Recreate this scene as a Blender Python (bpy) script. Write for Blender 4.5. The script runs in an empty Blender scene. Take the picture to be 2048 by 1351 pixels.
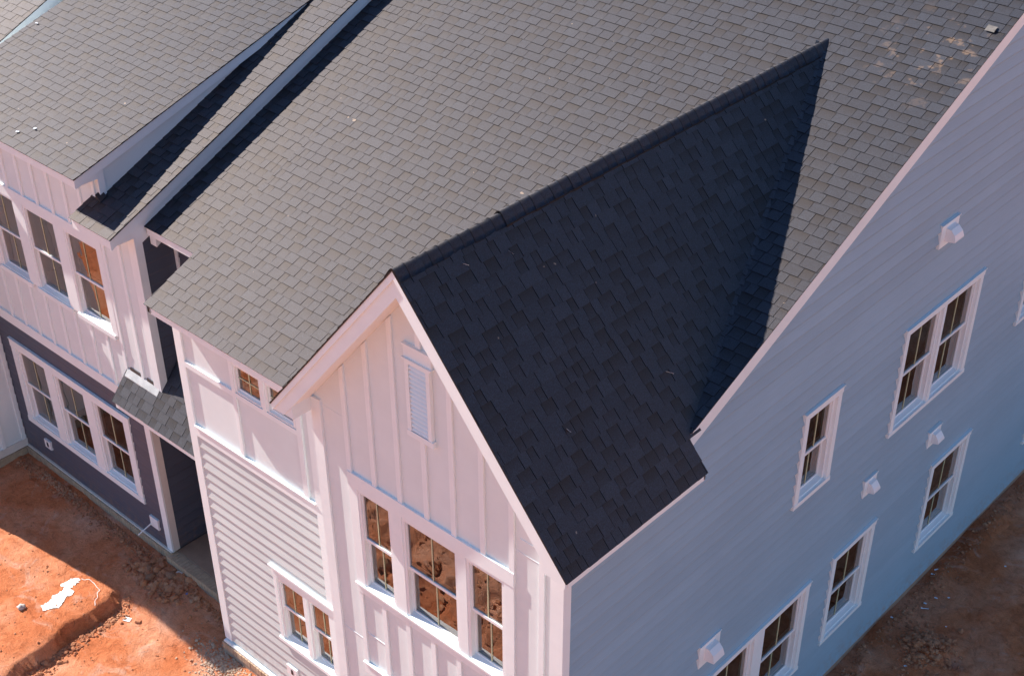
import bpy, bmesh, math, random
from mathutils import Vector, Matrix, noise
random.seed(7)
rnd = random.random
def U(a, b): return a + (b - a) * rnd()

# ------------------------------------------------------------------ camera
scene = bpy.context.scene
CAM = Vector((6.38558936, -7.65506011, 15.43390442))
F_PX, CX, CY = 2797.51724, 999.495929, 766.138780
YAW, PITCH, ROLL = -0.753114841, 0.614810040, -0.0127955404
fwd = Vector((math.sin(YAW) * math.cos(PITCH), math.cos(YAW) * math.cos(PITCH), -math.sin(PITCH)))
rgt = Vector((math.cos(YAW), -math.sin(YAW), 0))
upv = rgt.cross(fwd)
cr, sr = math.cos(ROLL), math.sin(ROLL)
R_ = rgt * cr + upv * sr
U_ = -rgt * sr + upv * cr
cd = bpy.data.cameras.new("camera")
cam = bpy.data.objects.new("camera", cd)
scene.collection.objects.link(cam)
M = Matrix.Identity(4)
for i in range(3):
    M[i][0], M[i][1], M[i][2], M[i][3] = R_[i], U_[i], -fwd[i], CAM[i]
cam.matrix_world = M
cd.sensor_width = 36.0
cd.sensor_fit = 'HORIZONTAL'
cd.lens = F_PX / 2048 * 36.0
cd.shift_x = (1024 - CX) / 2048
cd.shift_y = (CY - 675.5) / 2048
cd.clip_end = 2000
scene.camera = cam
def project(p):
    d = Vector(p) - CAM
    w = d.dot(fwd)
    return CX + F_PX * d.dot(R_) / w, CY - F_PX * d.dot(U_) / w

# ------------------------------------------------------------------ light
SUN_DIR = Vector((1.0, 0.15, -0.90)).normalized()      # direction the light travels
world = bpy.data.worlds.new("World")
scene.world = world
world.use_nodes = True
wn = world.node_tree
bg = wn.nodes["Background"]
sky = wn.nodes.new("ShaderNodeTexSky")
sky.sky_type = 'NISHITA'
sky.sun_disc = False
sky.sun_elevation = math.asin(-SUN_DIR.z)
sky.sun_rotation = math.atan2(-SUN_DIR.x, -SUN_DIR.y)
sky.altitude = 200
sky.air_density = 1.0
sky.dust_density = 0.0
sky.ozone_density = 5.5
wn.links.new(sky.outputs[0], bg.inputs[0])
bg.inputs[1].default_value = 0.10
sd = bpy.data.lights.new("sun", 'SUN')
sd.energy = 5.0
sd.angle = math.radians(0.5)
sd.color = (1.0, 0.935, 0.86)
sun = bpy.data.objects.new("sun", sd)
sun.rotation_euler = SUN_DIR.to_track_quat('-Z', 'Y').to_euler()
sun.location = (-30, -8, 30)
scene.collection.objects.link(sun)
vs = scene.view_settings
vs.view_transform = 'Standard'
vs.look = 'None'
vs.exposure = 0.86
vs.gamma = 1.0
vs.use_curve_mapping = False

# ------------------------------------------------------------------ materials
def new_mat(name):
    m = bpy.data.materials.new(name)
    m.use_nodes = True
    nt = m.node_tree
    return m, nt, nt.nodes["Principled BSDF"]
def N(nt, t, **kw):
    n = nt.nodes.new(t)
    for k, v in kw.items():
        if k.startswith('i_'):
            key = k[2:]
            n.inputs[int(key) if key.isdigit() else key].default_value = v
        else:
            setattr(n, k, v)
    return n
def pos(nt): return N(nt, "ShaderNodeNewGeometry").outputs["Position"]
def noise_fac(nt, scale, detail=4, rough=.6, vec=None, dist=0.0):
    n = N(nt, "ShaderNodeTexNoise")
    n.inputs["Scale"].default_value = scale
    n.inputs["Detail"].default_value = detail
    n.inputs["Roughness"].default_value = rough
    n.inputs["Distortion"].default_value = dist
    nt.links.new(vec if vec is not None else pos(nt), n.inputs["Vector"])
    return n.outputs["Fac"]
def ramp(nt, fac, stops):
    r = N(nt, "ShaderNodeValToRGB")
    e = r.color_ramp.elements
    while len(e) > 1: e.remove(e[-1])
    for i, (p, c) in enumerate(stops):
        el = e[0] if i == 0 else e.new(p)
        el.position = p
        c = (c, c, c) if isinstance(c, (int, float)) else c
        el.color = (*c, 1)
    nt.links.new(fac, r.inputs[0])
    return r.outputs[0]
def mix(nt, fac, a, b, mode='MIX'):
    m = N(nt, "ShaderNodeMix", data_type='RGBA', blend_type=mode)
    if isinstance(fac, (int, float)): m.inputs[0].default_value = fac
    else: nt.links.new(fac, m.inputs[0])
    for s, v in ((6, a), (7, b)):
        if isinstance(v, (tuple, list)): m.inputs[s].default_value = (*v[:3], 1)
        else: nt.links.new(v, m.inputs[s])
    return m.outputs[2]
def bump(nt, b, fac, dist, strength=1.0):
    n = N(nt, "ShaderNodeBump")
    n.inputs["Distance"].default_value = dist
    n.inputs["Strength"].default_value = strength
    nt.links.new(fac, n.inputs["Height"])
    nt.links.new(n.outputs[0], b.inputs["Normal"])
def paint(name, col, rough=.5, var=.06, scale=3.0, grain=0.0006, spec=.35):
    m, nt, b = new_mat(name)
    f = noise_fac(nt, scale, 5, .65)
    lo = tuple(c * (1 - var) for c in col); hi = tuple(min(1, c * (1 + var * .5)) for c in col)
    c = ramp(nt, f, [(.3, lo), (.7, hi)])
    nt.links.new(c, b.inputs["Base Color"])
    b.inputs["Roughness"].default_value = rough
    b.inputs["Specular IOR Level"].default_value = spec
    g = noise_fac(nt, 90, 3)
    bump(nt, b, g, grain)
    return m
def siding(name, col, rough=.5):
    """painted fibre cement boards: long wood-grain streaks"""
    m, nt, b = new_mat(name)
    p = pos(nt)
    mp = N(nt, "ShaderNodeMapping"); mp.inputs["Scale"].default_value = (.8, .8, 30)
    nt.links.new(p, mp.inputs["Vector"])
    f = noise_fac(nt, 3, 5, .65, mp.outputs[0])
    f2 = noise_fac(nt, .8, 4)
    c = ramp(nt, f, [(.3, tuple(x * .94 for x in col)), (.7, tuple(x * 1.03 for x in col))])
    c2 = ramp(nt, f2, [(.3, .93), (.7, 1.0)])
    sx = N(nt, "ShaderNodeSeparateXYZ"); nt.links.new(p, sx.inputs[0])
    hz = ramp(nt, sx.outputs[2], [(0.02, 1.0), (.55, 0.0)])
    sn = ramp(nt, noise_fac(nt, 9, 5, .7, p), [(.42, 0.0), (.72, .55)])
    c = mix(nt, mix(nt, 1.0, hz, sn, 'MULTIPLY'), c, (.36, .19, .11))  # noisy mud splash near the ground; also paints in the soil's orange bounce light
    oi = N(nt, "ShaderNodeObjectInfo")
    c3 = ramp(nt, oi.outputs["Random"], [(0.0, .945), (1.0, 1.025)])
    nt.links.new(mix(nt, 1.0, mix(nt, 1.0, c, c2, 'MULTIPLY'), c3, 'MULTIPLY'), b.inputs["Base Color"])
    b.inputs["Roughness"].default_value = rough
    b.inputs["Specular IOR Level"].default_value = .3
    bump(nt, b, f, .0012)
    return m
MAT = {}
MAT['trim'] = paint("white_trim_paint", (.82, .865, .865), .45, .04)
MAT['panel'] = paint("white_panel_paint", (.735, .79, .79), .55, .05, 1.6)
MAT['soffit'] = paint("soffit_paint", (.80, .81, .80), .6, .03)
MAT['vinyl'] = paint("window_vinyl", (.82, .85, .85), .35, .02, 3, 0, .5)
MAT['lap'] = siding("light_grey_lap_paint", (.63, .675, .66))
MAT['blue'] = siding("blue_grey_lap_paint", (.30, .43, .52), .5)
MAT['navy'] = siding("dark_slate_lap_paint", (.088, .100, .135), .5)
MAT['dust'] = paint("dusty_white_board", (.72, .66, .60), .6, .1, 2)
MAT['metal'] = paint("galvanised_flashing", (.42, .42, .42), .45, .25, 6)
MAT['darkmetal'] = paint("dark_drip_edge", (.035, .03, .032), .4, .2, 6)
MAT['plastic'] = paint("white_plastic", (.82, .82, .82), .35, .02)
MAT['hole'] = paint("dark_hole", (.03, .015, .02), .7, .2)
MAT['concrete'] = paint("dusty_concrete", (.40, .25, .17), .85, .25, 2.2, .002)
MAT['brick'] = paint("tan_brick", (.50, .36, .24), .85, .25, 9, .003)
MAT['mortar'] = paint("sandy_mortar", (.40, .30, .22), .9, .2, 9, .003)
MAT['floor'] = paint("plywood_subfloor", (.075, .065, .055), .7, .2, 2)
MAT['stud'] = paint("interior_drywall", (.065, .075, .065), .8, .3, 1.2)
MAT['muntin'] = paint("brass_tone_grid", (.55, .55, .34), .4, .05)
MAT['whitepaint'] = paint("spilled_white_paint", (.86, .86, .85), .5, .04, 12)
MAT['paper'] = paint("paper_scrap", (.80, .82, .84), .6, .1, 30)
MAT['blueplastic'] = paint("blue_plastic", (.06, .18, .45), .4, .1)
MAT['patch'] = paint('weathered_patch', (.17, .15, .135), .8, .25, 20)
MAT['stone'] = paint("pale_stone", (.62, .55, .50), .85, .3, 14, .01)
MAT['darkstone'] = paint("clay_stained_stone", (.33, .17, .10), .9, .3, 10, .01)

def m_shingle():
    m, nt, b = new_mat("granulated_shingle")
    p = pos(nt)
    at = N(nt, "ShaderNodeAttribute", attribute_name="tone")
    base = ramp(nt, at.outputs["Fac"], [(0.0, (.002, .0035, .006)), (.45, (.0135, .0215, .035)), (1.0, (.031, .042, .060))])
    g = noise_fac(nt, 75, 4, .8, p)
    base = mix(nt, .85, base, ramp(nt, g, [(.30, .30), (.5, .98), (.70, 1.9)]), 'MULTIPLY')
    g2 = noise_fac(nt, 26, 4, .7, p)
    base = mix(nt, .7, base, ramp(nt, g2, [(.3, .72), (.7, 1.18)]), 'MULTIPLY')
    w = noise_fac(nt, .7, 4, .6, p)
    base = mix(nt, .8, base, ramp(nt, w, [(.3, (.90, .90, .92)), (.7, (1.06, 1.02, 1.0))]), 'MULTIPLY')
    # clay scuffs left by boots near the far end of the right roof edge
    ds = N(nt, "ShaderNodeVectorMath", operation='DISTANCE')
    nt.links.new(p, ds.inputs[0]); ds.inputs[1].default_value = (-.45, 7.2, 9.1)
    near = ramp(nt, ds.outputs["Value"], [(.25, 1.0), (1.25, 0.0)])
    sp = noise_fac(nt, 5.5, 3, .6, p)
    spm = ramp(nt, sp, [(.585, 0.0), (.66, 1.0)])
    sm = N(nt, "ShaderNodeMath", operation='MULTIPLY')
    nt.links.new(near, sm.inputs[0]); nt.links.new(spm, sm.inputs[1])
    sm2 = N(nt, "ShaderNodeMath", operation='MULTIPLY'); sm2.inputs[1].default_value = .38
    nt.links.new(sm.outputs[0], sm2.inputs[0])
    base = mix(nt, sm2.outputs[0], base, (.36, .22, .13))
    # scattered small pale chips over the whole roof
    ch = noise_fac(nt, 7.5, 2, .5, p)
    chm = ramp(nt, ch, [(.765, 0.0), (.785, .9)])
    base = mix(nt, chm, base, (.30, .22, .16))
    nt.links.new(base, b.inputs["Base Color"])
    b.inputs["Roughness"].default_value = .60
    b.inputs["Specular IOR Level"].default_value = .58
    b.inputs["Specular Tint"].default_value = (1.0, .80, .69, 1)
    bump(nt, b, g, .004)
    return m
MAT['shingle'] = m_shingle()
MAT['asphalt'] = paint("asphalt_cut_edge", (.010, .009, .010), .7, .3, 20)

def m_glass():
    m, nt, b = new_mat("coated_window_glass")
    nt.nodes.remove(b)
    out = nt.nodes["Material Output"]
    tr = N(nt, "ShaderNodeBsdfTransparent"); tr.inputs[0].default_value = (.50, .58, .52, 1)
    gl = N(nt, "ShaderNodeBsdfGlossy"); gl.inputs["Roughness"].default_value = .004
    gl.inputs[0].default_value = (.97, .88, .84, 1)
    fr = N(nt, "ShaderNodeFresnel"); fr.inputs[0].default_value = 1.5
    ma = N(nt, "ShaderNodeMath", operation='MULTIPLY_ADD', use_clamp=True)
    nt.links.new(fr.outputs[0], ma.inputs[0]); ma.inputs[1].default_value = 1.6; ma.inputs[2].default_value = .095
    wv = noise_fac(nt, 2.2, 2, .5)
    bp = N(nt, "ShaderNodeBump"); bp.inputs["Distance"].default_value = .004
    nt.links.new(wv, bp.inputs["Height"]); nt.links.new(bp.outputs[0], gl.inputs["Normal"])
    mx = N(nt, "ShaderNodeMixShader")
    nt.links.new(ma.outputs[0], mx.inputs[0]); nt.links.new(tr.outputs[0], mx.inputs[1]); nt.links.new(gl.outputs[0], mx.inputs[2])
    nt.links.new(mx.outputs[0], out.inputs[0])
    return m
MAT['glass'] = m_glass()

def m_soil():
    m, nt, b = new_mat("red_clay_soil")
    p = pos(nt)
    f1 = noise_fac(nt, .55, 6, .62, p, .4)
    c = ramp(nt, f1, [(.26, (.46, .120, .042)), (.43, (.66, .215, .090)), (.58, (.75, .325, .180)), (.74, (.80, .48, .34))])
    f2 = noise_fac(nt, 7, 8, .72, p, .6)
    c = mix(nt, .85, c, ramp(nt, f2, [(.28, (.60, .52, .48)), (.5, (.98, .97, .96)), (.72, (1.16, 1.20, 1.24))]), 'MULTIPLY')
    f3 = noise_fac(nt, 60, 4, .7, p)
    c = mix(nt, .6, c, ramp(nt, f3, [(.3, .7), (.7, 1.25)]), 'MULTIPLY')
    f4 = noise_fac(nt, 2.1, 6, .7, p, .8)
    c = mix(nt, ramp(nt, f4, [(.56, 0.0), (.72, .55)]), c, (.74, .50, .39))
    nt.links.new(c, b.inputs["Base Color"])
    b.inputs["Roughness"].default_value = .95
    b.inputs["Specular IOR Level"].default_value = .15
    ad = N(nt, "ShaderNodeMath", operation='MULTIPLY_ADD'); ad.inputs[1].default_value = .35
    nt.links.new(f3, ad.inputs[0]); nt.links.new(f2, ad.inputs[2])
    bump(nt, b, ad.outputs[0], .07)
    return m
MAT['soil'] = m_soil()
def m_clod():
    m, nt, b = new_mat("clay_clods")
    f = noise_fac(nt, 4, 4, .6)
    c = ramp(nt, f, [(.3, (.34, .12, .055)), (.55, (.46, .20, .10)), (.8, (.56, .33, .20))])
    nt.links.new(c, b.inputs["Base Color"]); b.inputs["Roughness"].default_value = .95
    bump(nt, b, noise_fac(nt, 60, 4), .01)
    return m
MAT['clod'] = m_clod()
MAT['gravel'] = paint("pale_gravel", (.50, .37, .27), .9, .35, 30, .004)

# ------------------------------------------------------------------ mesh helpers
col = scene.collection
class Fr:
    """wall frame: u along the wall, n outwards, z up"""
    def __init__(s, O, Uax, Nax): s.O, s.U, s.N = Vector(O), Vector(Uax), Vector(Nax)
    def P(s, u, n, z): return s.O + s.U * u + s.N * n + Vector((0, 0, z))
def front(y): return Fr((0, y, 0), (1, 0, 0), (0, -1, 0))
def side(x): return Fr((x, 0, 0), (0, 1, 0), (1, 0, 0))
WORLD = Fr((0, 0, 0), (1, 0, 0), (0, 1, 0))     # u=x, n=y
class MB:
    def __init__(s): s.v, s.f, s.m, s.mats = [], [], [], []
    def mi(s, mat):
        if mat not in s.mats: s.mats.append(mat)
        return s.mats.index(mat)
    def face(s, pts, mat=None):
        b = len(s.v); s.v += [tuple(p) for p in pts]; s.f.append(tuple(range(b, b + len(pts)))); s.m.append(s.mi(mat))
    def hexa(s, p, mat=None):
        b = len(s.v); s.v += [tuple(q) for q in p]; k = s.mi(mat)
        for f in ((0, 3, 2, 1), (4, 5, 6, 7), (0, 1, 5, 4), (1, 2, 6, 5), (2, 3, 7, 6), (3, 0, 4, 7)):
            s.f.append(tuple(b + i for i in f)); s.m.append(k)
    def box(s, fr, u0, u1, n0, n1, z0, z1, mat=None):
        P = fr.P
        s.hexa([P(u0, n0, z0), P(u1, n0, z0), P(u1, n1, z0), P(u0, n1, z0), P(u0, n0, z1), P(u1, n0, z1), P(u1, n1, z1), P(u0, n1, z1)], mat)
    def prism(s, A, B, mat=None):
        """A, B: matching rings"""
        n = len(A); b = len(s.v); s.v += [tuple(p) for p in A] + [tuple(p) for p in B]; k = s.mi(mat)
        s.f.append(tuple(range(b + n - 1, b - 1, -1))); s.m.append(k)
        s.f.append(tuple(range(b + n, b + 2 * n))); s.m.append(k)
        for i in range(n):
            j = (i + 1) % n
            s.f.append((b + i, b + j, b + n + j, b + n + i)); s.m.append(k)
    def slab(s, fr, poly, n0, n1, mat=None):
        """poly in (u,z), extruded along n; n1 may be a function of z"""
        g = n1 if callable(n1) else (lambda z: n1)
        s.prism([fr.P(u, n0, z) for u, z in poly], [fr.P(u, g(z), z) for u, z in poly], mat)
    def build(s, name, mat=None, parent=None, kind=None, normals=True, smooth=False):
        me = bpy.data.meshes.new(name)
        me.from_pydata(s.v, [], s.f)
        for q in s.mats: me.materials.append(MAT[q] if q is not None else MAT[mat])
        for p_, k in zip(me.polygons, s.m): p_.material_index = k
        if normals:
            bm = bmesh.new(); bm.from_mesh(me)
            bmesh.ops.recalc_face_normals(bm, faces=bm.faces)
            bm.to_mesh(me); bm.free()
        if smooth: me.shade_smooth()
        o = bpy.data.objects.new(name, me); col.objects.link(o)
        if parent is not None: o.parent = parent
        if kind: o["kind"] = kind
        return o
def tag(o, label, cat, group=None):
    o["label"] = label; o["category"] = cat
    if group: o["group"] = group
    return o
def empty(name, label, cat, loc=(0, 0, 0)):
    """Empty kept at the world origin so that parts stay in world coordinates, drawn at the base"""
    o = bpy.data.objects.new(name, None); col.objects.link(o); o.empty_display_size = .5
    tag(o, label, cat); return o
def clip(poly, a, b, c):
    """keep a*u+b*z<=c"""
    out = []
    for i in range(len(poly)):
        p, q = poly[i], poly[(i + 1) % len(poly)]
        dp, dq = a * p[0] + b * p[1] - c, a * q[0] + b * q[1] - c
        if dp <= 0: out.append(p)
        if (dp < 0 < dq) or (dq < 0 < dp):
            t = dp / (dp - dq); out.append((p[0] + (q[0] - p[0]) * t, p[1] + (q[1] - p[1]) * t))
    return out
def area(p): return abs(sum(p[i][0] * p[(i + 1) % len(p)][1] - p[(i + 1) % len(p)][0] * p[i][1] for i in range(len(p)))) / 2 if len(p) > 2 else 0
def rect(u0, u1, z0, z1): return [(u0, z0), (u1, z0), (u1, z1), (u0, z1)]
def clip_rect(p, u0, u1, z0, z1):
    for a, b, c in ((-1, 0, -u0), (1, 0, u1), (0, -1, -z0), (0, 1, z1)):
        p = clip(p, a, b, c)
        if len(p) < 3: return []
    return p
def subtract(polys, holes):
    for (u0, u1, z0, z1) in holes:
        new = []
        for p in polys:
            mid = clip(clip(p, -1, 0, -u0), 1, 0, u1)
            for q in (clip(p, 1, 0, u0), clip(p, -1, 0, -u1), clip(mid, 0, 1, z0) if len(mid) > 2 else [], clip(mid, 0, -1, -z1) if len(mid) > 2 else []):
                if len(q) > 2 and area(q) > 1e-5: new.append(q)
        polys = new
    return polys
def wall(parent, name, fr, polys, holes, mat, thick=.12):
    m = MB()
    for p in subtract(polys, holes): m.slab(fr, p, -thick, 0.0)
    return m.build(name, mat, parent)
def lap(parent, fr, polys, holes, z0, z1, mat, e=.1778, nb=.026, nt=.009, name="siding_board"):
    """one board per course and run, bottom edge proud of the one below"""
    k = 0
    hs = [(a + .03, b - .03, c + .03, d - .03) for a, b, c, d in holes]
    while z0 + k * e < z1 - .01:
        a = z0 + k * e; b = min(a + e, z1); k += 1
        for P in polys:
            q = clip_rect(P, -1e3, 1e3, a, b)
            if len(q) < 3: continue
            runs = {}
            for piece in subtract([q], hs):
                ur = sum(p[0] for p in piece) / len(piece)
                key = sum(1 for h in hs if h[2] < b and h[3] > a and ur > h[1])
                runs.setdefault(key, []).append(piece)
            j = U(-.0015, .0015)
            for pieces in runs.values():
                m = MB()
                for piece in pieces:
                    lo, hi = clip(piece, 0, 1, a + .022), clip(piece, 0, -1, -(a + .022))
                    if len(lo) > 2: m.slab(fr, lo, .0005, lambda z: nb + j - .009 + .009 * (z - a) / .022)
                    if len(hi) > 2: m.slab(fr, hi, .0005, lambda z: max(.002, nb + j + (nt - nb) * (z - a - .022) / (e - .022)))
                m.build(name, mat, parent, normals=True)
def boards(parent, name, fr, items, mat='trim', n1=.03):
    out = []
    for it in items:
        u0, u1, z0, z1 = it[:4]; nn = it[4] if len(it) > 4 else n1
        m = MB(); m.box(fr, u0, u1, .0008, nn, z0, z1); out.append(m.build(name, mat, parent))
    return out
batten_cache = {}
def battens(parent, fr, list_, w=.068, d=.024):
    for ur, z0, z1 in list_:
        if isinstance(z1, tuple):           # sloped top: (z at left, z at right)
            m = MB(); m.slab(fr, [(ur - w, z0), (ur, z0), (ur, z1[1]), (ur - w, z1[0])], .0008, d)
        else:
            m = MB(); m.box(fr, ur - w, ur, .0008, d, z0, z1)
        m.build("batten", 'trim', parent)
def window(house, fr, u0, u1, z0, z1, rail=None, grid='v', casement=False):
    b = .042; P = fr.P
    m = MB()
    m.box(fr, u0, u0 + b, -.10, .018, z0, z1); m.box(fr, u1 - b, u1, -.10, .018, z0, z1)
    m.box(fr, u0 + b, u1 - b, -.10, .018, z1 - b, z1)
    m.prism([P(u0 + b, -.10, z0), P(u0 + b, .022, z0), P(u0 + b, .022, z0 + .02), P(u0 + b, -.10, z0 + .055)],
            [P(u1 - b, -.10, z0), P(u1 - b, .022, z0), P(u1 - b, .022, z0 + .02), P(u1 - b, -.10, z0 + .055)])
    w = m.build("window", 'vinyl', house)
    def sash(a0, a1, c0, c1, n0, n1, s=.034, lowrail=None):
        q = MB()
        q.box(fr, a0, a0 + s, n0, n1, c0, c1); q.box(fr, a1 - s, a1, n0, n1, c0, c1)
        q.box(fr, a0 + s, a1 - s, n0, n1, c1 - s, c1); q.box(fr, a0 + s, a1 - s, n0, n1, c0, c0 + (lowrail or s))
        q.build("sash", 'vinyl', w)
        g = MB(); k = (n0 + n1) / 2
        g.face([P(a0 + s, k, c0 + s), P(a1 - s, k, c0 + s), P(a1 - s, k, c1 - s), P(a0 + s, k, c1 - s)])
        g.build("pane", 'glass', w, normals=False)
        um = (a0 + a1) / 2
        t = MB(); t.box(fr, um - .008, um + .008, k + .002, k + .008, c0 + s, c1 - s); t.build("muntin", 'muntin', w)
        if grid == '2x2':
            t = MB(); zz = (c0 + c1) / 2; t.box(fr, a0 + s, a1 - s, k + .0015, k + .0085, zz - .008, zz + .008); t.build("muntin", 'muntin', w)
    if rail is None:
        sash(u0 + b - .012, u1 - b + .012, z0 + .03, z1 - b + .012, -.04, -.012, .026)
    else:
        sash(u0 + b - .014, u1 - b + .014, rail - .02, z1 - b + .014, -.036, -.004, .030, .04)
        sash(u0 + b - .012, u1 - b + .012, z0 + .03, rail + .018, -.078, -.046, .036)
    return w
def casing(parent, fr, u0, u1, z0, z1, w=.09, head=.11, sill=.07, mulls=(), n=.042):
    """flat casing round an opening group: outer rect"""
    boards(parent, "window_casing", fr, [(u0, u0 + w, z0 + sill, z1 - head, n), (u1 - w, u1, z0 + sill, z1 - head, n)] + [(a, b, z0 + sill, z1 - head, n - .002) for a, b in mulls])
    boards(parent, "window_head", fr, [(u0 - .012, u1 + .012, z1 - head, z1 - .016, n + .004)])
    boards(parent, "drip_cap", fr, [(u0 - .02, u1 + .02, z1 - .016, z1, n + .018)])
    boards(parent, "window_sill", fr, [(u0 - .012, u1 + .012, z0, z0 + sill, n + .006)])

# ------------------------------------------------------------------ shingles
EXPO = .1431
tab_pool = {}
WID = [.09, .115, .135, .155, .175, .20, .225, .26]
def tab_mesh(wi, high, tone):
    key = (wi, high, tone)
    if key in tab_pool: return tab_pool[key]
    w = WID[wi] - .003
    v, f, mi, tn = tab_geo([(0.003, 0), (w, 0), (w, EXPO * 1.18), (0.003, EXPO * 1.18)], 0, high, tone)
    me = bpy.data.meshes.new("shingle"); me.from_pydata(v, [], f)
    me.materials.append(MAT['shingle']); me.materials.append(MAT['asphalt'])
    me.polygons.foreach_set("material_index", mi)
    a = me.attributes.new("tone", 'FLOAT', 'POINT'); a.data.foreach_set("value", tn)
    tab_pool[key] = me
    return me
def tab_geo(poly, v0, high, tone):
    hb = .0115 if high else .0070
    L = EXPO * 1.18
    hgt = lambda v: hb + (.002 - hb) * (v - v0) / L
    n = len(poly)
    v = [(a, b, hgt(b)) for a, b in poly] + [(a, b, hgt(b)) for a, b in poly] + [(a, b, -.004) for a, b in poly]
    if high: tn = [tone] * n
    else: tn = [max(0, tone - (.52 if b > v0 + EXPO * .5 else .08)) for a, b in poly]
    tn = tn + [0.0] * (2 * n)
    f = [tuple(range(n))]; mi = [0]
    for i in range(n):
        j = (i + 1) % n
        f.append((n + i, 2 * n + i, 2 * n + j, n + j)); mi.append(1)
    return v, f, mi, tn
class Shingles:
    def __init__(s, house): s.house, s.single, s.V, s.F, s.MI, s.T = house, [], [], [], [], []
    def plane(s, roof, O, Ux, Vx, poly, skip=None, hidden=None):
        """O origin at eave, Ux along the eave, Vx up the slope; poly convex in (u,v)"""
        O, Ux, Vx = Vector(O), Vector(Ux).normalized(), Vector(Vx).normalized()
        Nx = Ux.cross(Vx).normalized()
        flip = Nx.z < 0
        if flip: Nx = -Nx
        us = [p[0] for p in poly]; vv = [p[1] for p in poly]
        v = min(vv); row = 0
        ccw = list(poly)
        if sum((ccw[i][0] * ccw[(i + 1) % len(ccw)][1] - ccw[(i + 1) % len(ccw)][0] * ccw[i][1]) for i in range(len(ccw))) < 0: ccw.reverse()
        edges = []
        for i in range(len(ccw)):
            p, q = ccw[i], ccw[(i + 1) % len(ccw)]
            a, b = q[1] - p[1], -(q[0] - p[0]); edges.append((a, b, a * p[0] + b * p[1]))
        while v < max(vv):
            u = min(us) - U(0, .3); high = rnd() < .5
            while u < max(us):
                wi = random.choice((1, 2, 3, 4, 5, 6, 7) if high else (0, 1, 2, 3, 3, 4, 5)); w = WID[wi]
                jv = U(-.003, .003)
                tone = random.choice((.48, .53, .58, .64, .72, .55, .60, .62))
                P = [(u + .002, v + jv), (u + w - .002, v + jv), (u + w - .002, v + jv + EXPO * 1.18), (u + .002, v + jv + EXPO * 1.18)]
                inside = all(a * x + b * y <= c + 1e-6 for a, b, c in edges for x, y in P[:2]) and all(a * x + b * y <= c + .03 for a, b, c in edges for x, y in P[2:])
                ctr = O + Ux * (u + w / 2) + Vx * (v + EXPO / 2)
                if not (skip and skip(ctr)):
                    if inside:
                        px = project(ctr)
                        vis = 0
                        if -20 < px[0] < 2068 and -20 < px[1] < 1371 and not (hidden and hidden(ctr)):
                            A = project(O + Ux * u + Vx * v); B = project(O + Ux * (u + w) + Vx * v); C = project(O + Ux * u + Vx * (v + EXPO))
                            vis = abs((B[0] - A[0]) * (C[1] - A[1]) - (B[1] - A[1]) * (C[0] - A[0]))
                        s.single.append((vis, roof, O + Ux * u + Vx * (v + jv), Ux, Vx, Nx, flip, wi, high, tone))
                    else:
                        q = P
                        for a, b, c in edges:
                            q = clip(q, a, b, c)
                            if len(q) < 3: break
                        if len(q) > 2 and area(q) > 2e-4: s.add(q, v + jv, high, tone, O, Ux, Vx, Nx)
                u += w; high = (not high) if rnd() < .8 else high
            v += EXPO; row += 1
    def add(s, q, v0, high, tone, O, Ux, Vx, Nx):
        v, f, mi, tn = tab_geo(q, v0, high, tone)
        b = len(s.V)
        s.V += [tuple(O + Ux * a + Vx * c + Nx * h) for a, c, h in v]
        s.F += [tuple(b + i for i in t) for t in f]; s.MI += mi; s.T += tn
    def finish(s, limit=300):
        s.single.sort(key=lambda t: -t[0])
        for i, (vis, roof, loc, Ux, Vx, Nx, flip, wi, high, tone) in enumerate(s.single):
            if i < limit and vis > 0:
                o = bpy.data.objects.new("shingle", tab_mesh(wi, high, tone)); col.objects.link(o)
                o.parent = roof
                o.matrix_world = Matrix(((Ux.x, Vx.x, Nx.x, loc.x), (Ux.y, Vx.y, Nx.y, loc.y), (Ux.z, Vx.z, Nx.z, loc.z), (0, 0, 0, 1)))
            else:
                w = WID[wi] - .003
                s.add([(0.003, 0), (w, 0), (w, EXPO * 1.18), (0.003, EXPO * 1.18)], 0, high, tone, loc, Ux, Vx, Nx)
        me = bpy.data.meshes.new("shingle_field"); me.from_pydata(s.V, [], s.F)
        me.materials.append(MAT['shingle']); me.materials.append(MAT['asphalt'])
        me.polygons.foreach_set("material_index", s.MI)
        a = me.attributes.new("tone", 'FLOAT', 'POINT'); a.data.foreach_set("value", s.T)
        o = bpy.data.objects.new("shingle_field", me); col.objects.link(o); o.parent = s.house; o["kind"] = "stuff"
def yplane(b, m): return lambda y: b + m * y
def deck(parent, name, x0, x1, y0, y1, f, thick=.10, mat='asphalt', top=-.012):
    m = MB()
    m.prism([(x0, y0, f(y0) + top), (x1, y0, f(y0) + top), (x1, y1, f(y1) + top), (x0, y1, f(y1) + top)],
            [(x0, y0, f(y0) + top - thick), (x1, y0, f(y0) + top - thick), (x1, y1, f(y1) + top - thick), (x0, y1, f(y1) + top - thick)])
    return m.build(name, mat, parent)

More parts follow.
